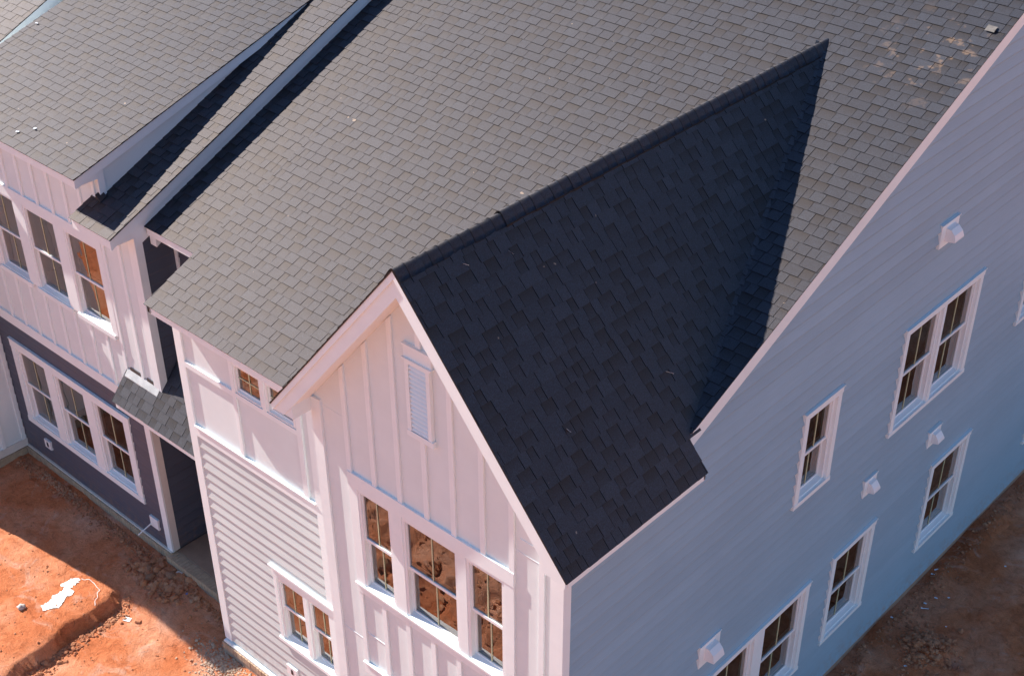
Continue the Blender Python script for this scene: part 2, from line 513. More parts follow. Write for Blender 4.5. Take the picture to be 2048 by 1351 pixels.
# ==================================================================== GROUND
SPLINE = [(-9.45, .35), (-9.37, .13), (-9.30, -.1), (-9.27, -.4), (-9.26, -.7), (-9.25, -1.0), (-9.18, -1.35), (-9.14, -1.7), (-9.06, -2.0), (-8.9, -3.0), (-8.7, -4.5)]
def scarp_x(y):
    for (xa, ya), (xb, yb) in zip(SPLINE, SPLINE[1:]):
        if yb <= y <= ya: return xa + (xb - xa) * (y - ya) / (yb - ya)
    return SPLINE[0][0] if y > SPLINE[0][1] else SPLINE[-1][0]
def sstep(a, b, x):
    t = max(0, min(1, (x - a) / (b - a))); return t * t * (3 - 2 * t)
def ground_z(x, y):
    p = Vector((x, y, 0))
    z = -.15 + .05 * noise.fractal(p * .5, 1, 2, 3) + .022 * noise.fractal(p * 2.3, 1, 2, 4) + .008 * noise.fractal(p * 9, 1, 2, 3)
    if x < -2 and y < 2.5:
        sx = scarp_x(y) + .10 * noise.noise(p * 3.0) + .03 * noise.noise(p * 14)
        low = sstep(-.02, .05, x - sx) * (1 - sstep(2.2, 5.5, x - sx) * .6)
        fade = 1 - sstep(.02, .28, y)
        z += -.21 * low * fade
        z += -.10 * sstep(-8.4, -7.2, x) * (1 - sstep(-4.5, -2.5, x))
        z += .05 * fade * (1 - sstep(0, .45, abs(x - sx + .3))) * .5
        z += .03 * sstep(.45, 1.0, y) * (.5 + noise.noise(p * 6))
        # deeper ruts and mounds out in front, seen in the window reflections
        if y < -1.5: z += .22 * sstep(-1.5, -4, y) * noise.fractal(p * 1.5, 1, 2, 5)
    if x > -.5 and y > 2:
        z += .16 * math.exp(-((x - .85) ** 2 + (y - 7.6) ** 2) / .10) * (1 + .8 * noise.noise(p * 9))
        z -= .10 * math.exp(-((x - 1.28) ** 2 + (y - 7.6) ** 2) / .015)
        z += .04 * math.exp(-(x - .25) ** 2 / .03) * (.6 + noise.noise(p * 5))
    return z
def axis(lo, hi, step, far):
    a = [lo + step * i for i in range(int((hi - lo) / step) + 1)]
    s, x = step, a[-1]
    while x < far: s *= 1.35; x += s; a.append(x)
    s, x, pre = step, a[0], []
    while x > -far: s *= 1.35; x -= s; pre.append(x)
    return pre[::-1] + a
xs = axis(-15.0, 4.5, .062, 400); ys = axis(-6.5, 14.5, .062, 400)
gm = MB()
gv = []
for y in ys:
    for x in xs:
        dense = -15.2 < x < 4.7 and -6.7 < y < 14.7
        gv.append((x, y, ground_z(x, y) if dense and not (-13 < x < -.6 and y > 2.4) else -.17 + (.25 * noise.noise(Vector((x * .15, y * .15, 3))) if (x < -15 or x > 4.7 or y < -6.7) else 0)))
nx = len(xs)
gf = [(j * nx + i, j * nx + i + 1, (j + 1) * nx + i + 1, (j + 1) * nx + i) for j in range(len(ys) - 1) for i in range(nx - 1)]
me = bpy.data.meshes.new("ground"); me.from_pydata(gv, [], gf); me.materials.append(MAT['soil']); me.shade_smooth()
ground = bpy.data.objects.new("ground", me); col.objects.link(ground); ground["kind"] = "structure"

# ==================================================================== CORNER HOUSE
MAINF = yplane(5.966, .43)
MIDF = yplane(5.605, .4445)
U2F = yplane(5.93, .434)
DORF = yplane(6.66, .299)
LEFTF = yplane(6.26, .44)
XC, APEX, GT = -1.81, 8.975, 1.184
def gable_top(x): return APEX - GT * abs(x - XC)
RIDGE_Y = 11.3
ch = empty("corner_house", "nearest house with white board-and-batten gable and blue-grey side wall", "house")
F0 = front(0.0)
# gable wall
gpoly = [(-3.605, -.15), (0, -.15), (0, gable_top(0) - .30), (XC, APEX - .30), (-3.605, gable_top(-3.605) - .30)]
WIN_G = [(-2.95, -2.42), (-2.25, -1.41), (-1.285, -.74)]
gh = [(a, b, 4.13, 5.59) for a, b in WIN_G] + [(a, b, 1.2, 2.6) for a, b in WIN_G]
gw = wall(ch, "gable_wall", F0, [gpoly], gh, 'panel')
bt = lambda ur: (gable_top(ur - .068) - .325, gable_top(ur) - .325)
bats = []
for ur in (-3.018, -2.62, -2.22, -1.415, -1.005, -.607): bats.append((ur, 5.79, bt(ur)))
bats.append((-1.815, 7.945, bt(-1.815))); bats.append((-1.815, 5.79, 6.82))
bats.append((-.207, 0, bt(-.207)))
for ur in (-3.018, -2.62, -2.22, -1.815, -1.415, -1.005, -.607): bats.append((ur, 2.815, 3.995))
battens(gw, F0, bats)
boards(gw, "corner_board", F0, [(-3.606, -3.452, -.1, gable_top(-3.6) - .30, .03), (-.12, .0525, -.1, gable_top(0) - .30, .0302)])
boards(gw, "band_board", F0, [(-3.09, -.607, 5.60, 5.79, .032), (-3.09, -.60, 2.63, 2.80, .032)])
boards(gw, "drip_cap", F0, [(-3.095, -.602, 2.80, 2.815, .05)])
boards(gw, "window_casing", F0, [(-3.088, -2.95, 4.13, 5.60), (-2.42, -2.25, 4.13, 5.60), (-1.41, -1.285, 4.13, 5.60), (-.74, -.609, 4.13, 5.60)], n1=.027)
boards(gw, "window_sill", F0, [(-3.10, -.60, 3.995, 4.105, .032), (-3.105, -.595, 4.105, 4.13, .05)])
boards(gw, "panel_joint", F0, [(-3.45, -3.086, 3.16, 3.168, .004), (-3.02, -2.69, 3.32, 3.33, .006), (-.61, -.275, 6.10, 6.108, .004), (-.54, -.28, 6.28, 6.288, .006), (-3.45, -3.09, 6.49, 6.497, .003)])
for a, b in WIN_G: window(ch, F0, a, b, 4.13, 5.59, 4.87)
for a, b in WIN_G: window(ch, F0, a, b, 1.2, 2.6, 1.9)
# gable vent
gvm = MB()
gvm.box(F0, -2.03, -1.98, .001, .045, 6.90, 7.76); gvm.box(F0, -1.735, -1.685, .001, .045, 6.90, 7.76); gvm.box(F0, -1.98, -1.735, .001, .045, 7.72, 7.76)
gvent = gvm.build("gable_vent", 'trim', ch)
boards(gvent, "vent_head", F0, [(-2.05, -1.665, 7.78, 7.92, .03), (-2.06, -1.655, 7.76, 7.78, .055), (-2.06, -1.655, 7.92, 7.94, .045)])
boards(gvent, "vent_sill", F0, [(-2.04, -1.665, 6.83, 6.90, .05)])
boards(gvent, "vent_back", F0, [(-1.98, -1.735, 6.90, 7.72, .004)], 'trim')
for i in range(15):
    z = 6.905 + i * .0542
    m = MB(); P = F0.P
    m.prism([P(-1.979, .006, z + .055), P(-1.979, .040, z + .012), P(-1.979, .040, z + .002), P(-1.979, .006, z + .042)],
            [P(-1.736, .006, z + .055), P(-1.736, .040, z + .012), P(-1.736, .040, z + .002), P(-1.736, .006, z + .042)])
    m.build("slat", 'trim', gvent)
# gable roof decks, fascias, soffits
groof = MB()
for s in (-1, 1):
    xe = XC + s * 2.095
    yend = 1.86 if s > 0 else 1.2
    # outer strip over the eave and the long part that dies into the main roof
    for xa, xb, yb in ((XC, XC + s * 1.75, 7.0), (XC + s * 1.75, xe, yend)):
        za, zb = gable_top(xa) - .016, gable_top(xb) - .016
        groof.prism([(xa, -.30, za), (xb, -.30, zb), (xb, yb, zb), (xa, yb, za)], [(xa, -.30, za - .06), (xb, -.30, zb - .06), (xb, yb, zb - .06), (xa, yb, za - .06)])
groof = groof.build("gable_roof", 'asphalt', ch)
for s in (-1, 1):
    xe = XC + s * 2.115
    def pr(off_top, off_bot, y0, y1, name, mat='trim', xi=XC, xo=xe):
        m = MB()
        q = clip([(xi, gable_top(xi) - off_top), (xo, gable_top(xo) - off_top), (xo, gable_top(xo) - off_bot), (xi, gable_top(xi) - off_bot)], 0, -1, -6.3635)
        m.prism([(x, y0, z) for x, z in q], [(x, y1, z) for x, z in q]); return m.build(name, mat, groof)
    pr(.085, .315, -.297, -.272, "rake_fascia")
    pr(.018, .110, -.318, -.296, "rake_crown")
    pr(.004, .019, -.325, -.20, "drip_edge", 'darkmetal', XC, XC + s * 2.13)
    pr(.292, .312, -.273, -.001, "rake_soffit", 'soffit', XC, XC + s * 1.85)
    # boxed return at the eave
    m = MB()
    a, b = (XC + s * 1.795, XC + s * 2.122)
    tri = [(a, 6.365), (b, 6.365), (b, 6.405), (a, 6.72)]
    m.prism([(x, -.288, z) for x, z in tri], [(x, -.001, z) for x, z in tri]); m.build("eave_return", 'trim', groof)
    # eave fascia and soffit
    ye = 1.87 if s > 0 else 1.0
    m = MB(); x0, x1 = sorted((XC + s * 2.100, XC + s * 2.128)); m.box(WORLD, x0, x1, -.286, ye, 6.362, 6.448); m.build("eave_fascia", 'trim', groof)
    m = MB(); x0, x1 = sorted((XC + s * 1.81, XC + s * 2.10)); m.box(WORLD, x0, x1, .002, ye - .01, 6.368, 6.385); m.build("eave_soffit", 'soffit', groof)
m = MB()
tri = [(.004, 6.37), (.318, 6.37), (.318, 6.445), (.004, gable_top(.004) - .03)]
m.prism([(x, 1.845, z) for x, z in tri], [(x, 1.872, z) for x, z in tri]); m.build("eave_end_board", 'trim', groof)
# main roof
mroof = deck(ch, "main_roof", -7.19, -.06, .30, RIDGE_Y, MAINF, .12)
m = MB()
for a, b in (((-.06), .0),):
    m.prism([(a, 1.98, MAINF(1.98) - .012), (b, 1.98, MAINF(1.98) - .012), (b, RIDGE_Y, MAINF(RIDGE_Y) - .012), (a, RIDGE_Y, MAINF(RIDGE_Y) - .012)],
            [(a, 1.98, MAINF(1.98) - .05), (b, 1.98, MAINF(1.98) - .05), (b, RIDGE_Y, MAINF(RIDGE_Y) - .05), (a, RIDGE_Y, MAINF(RIDGE_Y) - .05)])
m.build("roof_edge_deck", 'asphalt', mroof)
m = MB(); BK = 22.3
m.prism([(-7.19, RIDGE_Y, MAINF(RIDGE_Y) - .012), (.05, RIDGE_Y, MAINF(RIDGE_Y) - .012), (.05, BK, MAINF(.3)), (-7.19, BK, MAINF(.3))],
        [(-7.19, RIDGE_Y, MAINF(RIDGE_Y) - .12), (.05, RIDGE_Y, MAINF(RIDGE_Y) - .12), (.05, BK, MAINF(.3) - .1), (-7.19, BK, MAINF(.3) - .1)])
m.build("rear_roof", 'shingle', ch)
m = MB()      # main rake board against the side wall
def mrake(y0, y1, top, bot, x0, x1, name, mat):
    m = MB()
    A = [(x0, y0, MAINF(y0) - top), (x0, y1, MAINF(y1) - top), (x0, y1, MAINF(y1) - bot), (x0, y0, MAINF(y0) - bot)]
    m.prism(A, [(x1, y, z) for x, y, z in A]); return m.build(name, mat, mroof)
mrake(1.93, RIDGE_Y, .012, .225, .001, .060, "rake_board", 'trim')
mrake(1.93, RIDGE_Y, .001, .014, .040, .068, "drip_edge", 'darkmetal')
m = MB(); m.box(WORLD, -7.13, -3.93, .292, .318, 5.965, 6.080); m.build("eave_fascia", 'trim', mroof)
m = MB(); m.box(WORLD, -7.13, -3.62, .318, .589, 5.972, 5.985); m.build("eave_soffit", 'soffit', mroof)
m = MB(); m.prism([(-7.125, .292, 5.97), (-7.125, .589, 5.97), (-7.125, .589, 6.18), (-7.125, .292, 6.06)], [(-7.105, .292, 5.97), (-7.105, .589, 5.97), (-7.105, .589, 6.18), (-7.105, .292, 6.06)]); m.build("eave_end_board", 'trim', mroof)
# lap sided front wall, stepped back
FL = front(.59)
LWIN = [(-5.56, -5.00), (-4.935, -4.38)]
TWIN = [(-5.905, -5.355), (-5.28, -4.735)]
lh = [(a, b, 1.06, 2.23) for a, b in LWIN] + [(a, b, 5.185, 5.645) for a, b in TWIN]
lw = wall(ch, "bay_wall", FL, [rect(-7.08, -3.4, -.15, 5.985)], lh, 'panel')
lap(lw, FL, [rect(-6.955, -4.49, -.02, 3.965)], [(-5.66, -4.30, 1.0, 2.43), (-5.575, -5.375, .37, .53)], 3.762 - 22 * .1775, 3.967, 'lap', .1775)
boards(lw, "corner_board", FL, [(-7.1105, -6.955, .03, 5.97, .0305), (-4.49, -4.22, -.02, 5.97, .033)])
m = MB(); m.box(side(-7.08), .60, .72, -.03, -.0008, .03, 5.97); m.build("corner_board", 'trim', lw)
boards(lw, "band_board", FL, [(-6.955, -4.49, 3.967, 4.125, .034)])
boards(lw, "drip_cap", FL, [(-6.955, -4.49, 4.125, 4.142, .05)])
boards(lw, "panel_rail", FL, [(-6.955, -5.97, 5.09, 5.172, .03), (-5.90, -4.715, 5.10, 5.175, .03)])
boards(lw, "panel_stile", FL, [(-5.97, -5.90, 4.142, 5.97, .0302), (-4.715, -4.62, 4.142, 5.97, .0303), (-5.355, -5.28, 5.175, 5.97, .0295)])
boards(lw, "window_head", FL, [(-5.90, -4.715, 5.645, 5.80, .029)])
for a, b in TWIN: window(ch, FL, a, b, 5.185, 5.645, None, '2x2')
boards(lw, "window_casing", FL, [(-5.625, -5.56, 1.06, 2.25, .042), (-5.00, -4.935, 1.06, 2.25, .041), (-4.38, -4.31, 1.06, 2.25, .042)])
boards(lw, "window_head", FL, [(-5.64, -4.3, 2.25, 2.40, .044)])
boards(lw, "drip_cap", FL, [(-5.675, -4.28, 2.40, 2.435, .07)])
boards(lw, "window_sill", FL, [(-5.66, -4.29, 1.0, 1.06, .06)])
for a, b in LWIN: window(ch, FL, a, b, 1.06, 2.23, 1.695)
m = MB(); m.box(FL, -5.586, -5.365, .001, .05, .36, .535); ob = m.build("outlet_box", 'plastic', ch)
m = MB(); m.box(FL, -5.49, -5.445, .05, .054, .40, .49); m.build("outlet_hole", 'hole', ob)
boards(lw, "base_flashing", FL, [(-7.10, -3.7, -.02, .012, .075)])
m = MB(); m.box(side(-7.08), .59, 4.6, -.001, .10, -.15, 6.0); m.build("return_wall", 'navy', ch)
m = MB(); m.box(side(-3.605), .003, 1.3, -.001, .10, -.15, 6.5); m.build("return_wall", 'panel', ch)
# brick footing: rowlock course, real joints
def rowlock(parent, fr, u0, u1, n0, n1, z0, z1, w=.067):
    m = MB(); m.box(fr, u0, u1, n0, n1 - .008, z0 - .25, z1 - .008, 'mortar'); m.build("footing", 'mortar', parent)
    m = MB(); u = u0
    while u < u1 - .02:
        j = U(-.003, .003); m.box(fr, u + .005, min(u1, u + w - .005), n0 + .02, n1 + j, z0, z1 + U(-.003, .002)); u += w
    m.build("footing_bricks", 'brick', parent, kind="stuff")
rowlock(ch, FL, -7.13, -3.5, -.10, .095, -.14, -.025)
m = MB(); m.box(FL, -7.12, -3.5, -.1, .085, -.5, -.145); m.build("footing_wall", 'brick', ch)
m = MB(); m.box(F0, -3.6, .02, -.1, .05, -.5, -.11); m.build("footing_wall", 'brick', ch)
# side wall with blue-grey lap boards
FS = side(0.0)
SWIN = [  # casing outer rect, panes
    ((6.645, 8.72, 4.035, 5.745), [(6.735, 7.64), (7.71, 8.63)], 4.90),
    ((4.32, 5.13, 4.245, 5.705), [(4.41, 5.04)], 4.955),
    ((5.66, 6.765, .895, 2.56), [(5.75, 6.675)], 1.70),
    ((8.35, 9.545, .85, 2.56), [(8.44, 9.455)], 1.70),
    ((2.75, 5.085, .87, 2.55), [(2.84, 3.80), (4.03, 4.995)], 1.70),
    ((10.34, 12.4, 4.035, 5.745), [(10.43, 11.33), (11.40, 12.31)], 4.90),
    ((12.0, 13.2, .85, 2.56), [(12.09, 13.11)], 1.70)]
sh = []
for (a, b, c, d), ps, r in SWIN:
    for p0, p1 in ps: sh.append((p0, p1, c + .065, d - .105))
lowp = rect(0, 20, -.05, 6.44)
hip = [(1.2, 6.44), (20, 6.44), (20, MAINF(2 * RIDGE_Y - 20)), (RIDGE_Y, MAINF(RIDGE_Y) - .03), (1.2, MAINF(1.2) - .03)]
hip = clip(hip, -.43, 1, 5.966 - .03)
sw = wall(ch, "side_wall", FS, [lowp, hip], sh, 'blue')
casr = [c for c, p, r in SWIN]
hip2 = clip(clip(hip, 1, 0, 15), -1, 0, -1.9)
VENTS = [(7.085, 7.525, 6.72, 7.055), (8.01, 8.36, 3.06, 3.35), (6.20, 6.515, 3.265, 3.56), (2.53, 2.945, 2.88, 3.25)]
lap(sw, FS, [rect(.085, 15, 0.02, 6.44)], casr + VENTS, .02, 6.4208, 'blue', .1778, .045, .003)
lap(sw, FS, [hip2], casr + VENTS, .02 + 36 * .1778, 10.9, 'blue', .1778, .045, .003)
m = MB(); m.box(FS, -.0008, .085, .0008, .0523, -.1, 6.36); m.build("corner_board", 'trim', sw)
for (a, b, c, d), ps, r in SWIN:
    mul = [(ps[i][1] - .001, ps[i + 1][0] + .001) for i in range(len(ps) - 1)]
    casing(sw, FS, a, b, c, d, .09, .105, .065, mul, .058)
    for p0, p1 in ps: window(ch, FS, p0, p1, c + .065, d - .105, r)
m = MB(); m.box(FS, 0, 20, -.1, .004, -.6, .0); m.build("footing_wall", 'concrete', ch)
# vent hoods on the side wall
for i, (a, b, c, d) in enumerate(VENTS):
    P = FS.P
    m = MB(); m.box(FS, a, b, .001, .056, c, d - .012); m.box(FS, a - .008, b + .008, .001, .068, d - .012, d)
    v = m.build("wall_vent", 'trim', ch)
    big = i in (0, 3)
    h0, h1 = a + (b - a) * .26, b - (b - a) * .26
    zb, zt = c + (d - c) * .22, d - (d - c) * .22
    dp = .15 if big else .12
    prof = [(.05, zt), (.05 + dp * .45, zt - .01), (.05 + dp * .85, zt - .07), (.05 + dp, zb + .05), (.05 + dp, zb + .03), (.05, zb)]
    m = MB(); m.prism([P(h0 - .01 * (k > 2), n, z) for k, (n, z) in enumerate(prof)], [P(h1 + .01 * (k > 2), n, z) for k, (n, z) in enumerate(prof)])
    m.build("vent_hood", 'plastic', v)
# rooms behind the panes
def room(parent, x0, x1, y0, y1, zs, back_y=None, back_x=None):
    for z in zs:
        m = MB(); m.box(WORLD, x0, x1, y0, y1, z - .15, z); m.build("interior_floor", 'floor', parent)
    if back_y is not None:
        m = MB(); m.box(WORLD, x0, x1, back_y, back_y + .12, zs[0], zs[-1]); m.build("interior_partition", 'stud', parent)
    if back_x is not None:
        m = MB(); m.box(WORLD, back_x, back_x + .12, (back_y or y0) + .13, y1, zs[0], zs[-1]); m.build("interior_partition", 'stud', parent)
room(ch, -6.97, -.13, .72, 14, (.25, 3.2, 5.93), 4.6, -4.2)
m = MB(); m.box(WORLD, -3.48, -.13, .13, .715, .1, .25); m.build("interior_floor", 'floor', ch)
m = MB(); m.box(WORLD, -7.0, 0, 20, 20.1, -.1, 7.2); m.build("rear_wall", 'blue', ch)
# shingles of the corner house
S1 = Shingles(ch)
ang = math.atan(GT)
vup_r = Vector((-1, 0, GT)).normalized(); vup_l = Vector((1, 0, GT)).normalized()
L_sl = 2.14 / math.cos(ang)
xr = XC + 2.14; xl = XC - 2.14
def gab_skip(p): return MAINF(p.y) > gable_top(p.x) + .05
S1.plane(groof, (xr, -.325, gable_top(xr)), (0, 1, 0), vup_r, [(0, 0), (2.21, 0), (2.21, .42), (7.6, .42), (7.6, L_sl), (0, L_sl)][:0] or [(0, 0), (2.215, 0), (2.215, .40), (0, .40)])
S1.plane(groof, (xr - .40 * math.cos(ang), -.325, gable_top(xr) + .40 * math.sin(ang)), (0, 1, 0), vup_r, [(0, 0), (7.5, 0), (7.5, L_sl - .40), (0, L_sl - .40)], gab_skip)
S1.plane(groof, (xl, -.325, gable_top(xl)), (0, 1, 0), vup_l, [(0, 0), (7.4, 0), (7.4, L_sl), (0, L_sl)], gab_skip, lambda p: True)
def behind_gable(p):
    # is the straight line from the camera blocked by the right slope of the gable?
    d = p - CAM
    den = d.z + GT * d.x
    if abs(den) < 1e-9: return False
    t = (APEX + GT * XC - CAM.z - GT * CAM.x) / den
    if not 0 < t < .995: return False
    q = CAM + d * t
    return XC - .05 < q.x < xr and -.35 < q.y < 7 and q.z > MAINF(q.y)
def main_skip(p): return (p.x > -.25 and p.y < 1.93) or (p.x > -3.9 and gable_top(p.x) > MAINF(p.y) + .12 and p.y < 7.2) or (p.x > -.06 and p.y < 1.7) or (p.x > -3.7 and p.y < .3)
vm = Vector((0, 1, .43)).normalized(); k = math.sqrt(1 + .43 ** 2)
S1.plane(mroof, (-7.21, .27, MAINF(.27)), (1, 0, 0), vm, [(0, 0), (7.285, 0), (7.285, (RIDGE_Y - .27) * k), (0, (RIDGE_Y - .27) * k)], main_skip, behind_gable)
# entry roof between the two houses
MIDY = 1.37
eroof = deck(ch, "entry_roof", -8.68, -7.19, MIDY + .01, RIDGE_Y, MIDF, .10)
ve = Vector((0, 1, .4445)).normalized(); ke = math.sqrt(1 + .4445 ** 2)
S1.plane(eroof, (-8.69, MIDY - .015, MIDF(MIDY - .015)), (1, 0, 0), ve, [(0, 0), (1.49, 0), (1.49, 10.8), (0, 10.8)])
m = MB(); m.box(WORLD, -8.66, -7.2, MIDY, MIDY + .026, 6.09, 6.20); m.build("eave_fascia", 'trim', eroof)
m = MB(); m.box(WORLD, -8.66, -7.2, MIDY + .026, 1.80, 6.10, 6.115); m.build("eave_soffit", 'soffit', eroof)
m = MB(); tri = [(MIDY + .03, 6.10), (MIDY + .35, 6.10), (MIDY + .03, 5.93)]
m.prism([(-8.66, y, z) for y, z in tri], [(-8.52, y, z) for y, z in tri]); m.build("eave_return", 'trim', eroof)
m = MB(); m.box(front(1.80), -8.72, -7.19, -.12, 0, 2.7, 6.25); rw = m.build("recess_wall", 'navy', ch)
lap(rw, front(1.80), [rect(-8.62, -7.2, 3.6, 6.08)], [], 3.60, 6.08, 'navy', .1778)
boards(rw, "corner_board", front(1.80), [(-8.70, -8.625, 3.6, 6.09, .034)])
S1.finish(300)
# woven valley on the shaded side: tabs carried across the join
vd_ = Vector((0 - XC, -(0 - XC) * GT / .43, -GT * (0 - XC))).normalized() * -1
n1 = Vector((GT, 0, 1)).normalized(); n2 = Vector((0, -.43, 1)).normalized(); nv = (n1 + n2).normalized()
vv_ = (vd_ - nv * vd_.dot(nv)).normalized(); uv_ = vv_.cross(nv).normalized()
t = .10
while t < .97:
    xv = 0 + (XC - 0) * t; yv = (gable_top(xv) - 5.966) / .43
    jig = random.choice((-1, 1)) * U(.0, .07)
    o = bpy.data.objects.new("valley_shingle", tab_mesh(random.choice((6, 7)), True, random.choice((.48, .53, .58, .64, .72))))
    col.objects.link(o); o.parent = groof
    u2, v2 = uv_ * math.cos(jig * 4) + vv_ * math.sin(jig * 4), vv_ * math.cos(jig * 4) - uv_ * math.sin(jig * 4)
    loc = Vector((xv, yv, gable_top(xv))) - u2 * (.125 + jig) + nv * .010
    o.matrix_world = Matrix(((u2.x, v2.x, nv.x, loc.x), (u2.y, v2.y, nv.y, loc.y), (u2.z, v2.z, nv.z, loc.z), (0, 0, 0, 1)))
    t += .0245
# ridge of the gable: bent caps, the rear run lifted on a ridge vent
def cap_mesh(length, spread, lift):
    m = MB(); pts = []
    for t in (-1, -.7, -.45, -.27, -.13, 0, .13, .27, .45, .7, 1):
        pts.append((t * spread, -GT * spread * (math.sqrt(t * t + .1225) - .35) / .709 * .96))
    for (x0, z0), (x1, z1) in zip(pts, pts[1:]):
        m.face([(x0, 0, z0 + .006), (x1, 0, z1 + .006), (x1, length, z1 - .002), (x0, length, z0 - .002)], 'shingle')
        m.face([(x0, 0, z0 - .006), (x1, 0, z1 - .006), (x1, 0, z1 + .006), (x0, 0, z0 + .006)], 'asphalt')
    for sgn in (0, -1):
        x, z = pts[sgn]
        m.face([(x, 0, z + .006), (x, length, z - .002), (x, length, z - .03 - lift), (x, 0, z - .03 - lift)], 'asphalt')
    o = m.build("ridge_shingle", None, groof, normals=False)
    bm = bmesh.new(); bm.from_mesh(o.data); bmesh.ops.remove_doubles(bm, verts=bm.verts, dist=1e-5); bm.to_mesh(o.data); bm.free()
    for p_ in o.data.polygons: p_.use_smooth = (p_.material_index == 0)
    a = o.data.attributes.new("tone", 'FLOAT', 'POINT'); t = U(.4, .7); a.data.foreach_set("value", [t] * len(o.data.vertices))
    return o
protos = [cap_mesh(.19, .10, 0) for _ in range(3)] + [cap_mesh(.19, .105, .008) for _ in range(3)]
used = set(); y = -.325
while y < 6.86:
    ri = 3 * (y > 1.05) + random.randrange(3)
    o = protos[ri]
    if ri in used:
        o = protos[ri].copy(); col.objects.link(o); o.parent = groof
    used.add(ri)
    o.location = (XC + U(-.003, .003), y, APEX + (.021 if y > 1.05 else .003) + U(0, .003))
    o.rotation_euler = (0, 0, U(-.012, .012))
    y += .143
for i, o in enumerate(protos):
    if i not in used: bpy.data.objects.remove(o)
m = MB()
for s in (-1, 1):
    a = [(XC, APEX + .010), (XC + s * .095, gable_top(XC + .095) + .012), (XC + s * .095, gable_top(XC + .095) + .002), (XC, APEX)]
    m.prism([(x, 1.09, z) for x, z in a], [(x, 6.7, z) for x, z in a])
m.build("ridge_vent", 'asphalt', groof)

# ==================================================================== MIDDLE HOUSE
mh = empty("middle_house", "white house with shed dormer above a dark slate ground floor", "house")
YW = 1.195
FM = front(YW)
LW3 = [(-13.115, -12.25), (-12.0, -11.115), (-10.87, -10.005)]
UW3 = [(-12.80, -11.985), (-11.725, -10.86), (-10.605, -9.745)]
mhl = [(a, b, .86, 2.325) for a, b in LW3]; mhu = [(a, b, 4.085, 5.55) for a, b in UW3]
wl = wall(mh, "lower_wall", FM, [rect(-13.62, -9.28, -.15, 2.86)], mhl, 'navy')
lap(wl, FM, [rect(-13.62, -9.39, .05, 2.86)], [(-13.26, -9.83, .75, 2.5), (-12.86, -12.68, .38, .54), (-9.73, -9.53, .37, .56)], .05, 2.86, 'navy')
casing(wl, FM, -13.26, -9.83, .75, 2.5, .145, .175, .11, [(-12.251, -11.999), (-11.116, -10.869)], .042)
for a, b in LW3: window(mh, FM, a, b, .86, 2.325, 1.61)
wu = wall(mh, "upper_wall", FM, [rect(-13.62, -8.72, 2.86, 6.12), rect(-13.32, -9.42, 6.12, 6.92)], mhu, 'panel')
boards(wu, "band_board", FM, [(-13.62, -9.6, 2.86, 3.05, .034), (-12.9, -9.62, 5.55, 5.725, .03)])
boards(wu, "window_casing", FM, [(-12.90, -12.80, 4.085, 5.55), (-11.985, -11.725, 4.085, 5.55), (-10.86, -10.605, 4.085, 5.55), (-9.745, -9.62, 4.085, 5.55)], n1=.027)
for a, b in UW3: window(mh, FM, a, b, 4.085, 5.55, 4.815)
boards(wu, "window_sill", FM, [(a - .06, b + .06, 4.01, 4.085, .05) for a, b in UW3])
bl = [(-13.33 + .4215 * i, 3.05, 4.01) for i in range(9)]
bl += [(-13.29 + .4215 * i, 5.725, 6.77) for i in range(10)]
bl += [(-9.55, 3.3, 6.1), (-9.13, 3.3, 6.1)]
battens(wu, FM, bl)
boards(wu, "corner_board", FM, [(-8.87, -8.6895, 3.3, 6.10, .0305)])
FU = side(-8.72)
m = MB(); m.box(FU, 1.196, 1.9, -.12, -.0, 2.6, 6.2); us = m.build("upper_side_wall", 'navy', mh)
lap(us, FU, [rect(1.29, 1.80, 3.3, 6.15)], [], 3.30, 6.15, 'navy', .1778, .016, .006)
m = MB(); m.box(FU, 1.1955, 1.29, .0008, .0305, 3.3, 6.098); m.build("corner_board", 'trim', us)
# ground floor entry
FE = side(-9.28)
m = MB(); m.box(FE, 1.196, 4.0, -.12, 0, -.15, 2.9); es = m.build("entry_side_wall", 'navy', mh)
lap(es, FE, [rect(1.31, 3.9, .04, 2.85)], [], .04, 2.85, 'navy', .1778, .018, .006)
m = MB(); m.box(FM, -9.395, -9.2495, .0008, .0305, .04, 2.9); m.build("corner_board", 'trim', wl)
m = MB(); m.box(FE, 1.1955, 1.31, .0008, .0305, .04, 2.9); m.build("corner_board", 'dust', es)
m = MB(); m.box(WORLD, -9.4, -7.0, 4.0, 4.1, -.1, 2.9); m.build("entry_back_wall", 'navy', mh)
m = MB(); m.box(WORLD, -9.27, -7.09, 1.0, 4.0, 2.88, 2.93); m.build("porch_ceiling", 'soffit', mh)
slab = MB(); slab.box(WORLD, -9.26, -6.98, 1.26, 4.0, -.3, .018); slab = slab.build("porch_slab", 'concrete', mh)
rowlock(slab, front(1.26), -9.31, -6.98, .0, .20, -.12, .012)
boards(wl, "base_flashing", FM, [(-13.62, -9.28, .02, .05, .05)], 'dust')
rowlock(mh, FM, -13.62, -9.26, -.1, .075, -.14, .015)
m = MB(); m.box(FM, -13.6, -9.3, -.1, .065, -.5, -.145); m.build("footing_wall", 'brick', mh)
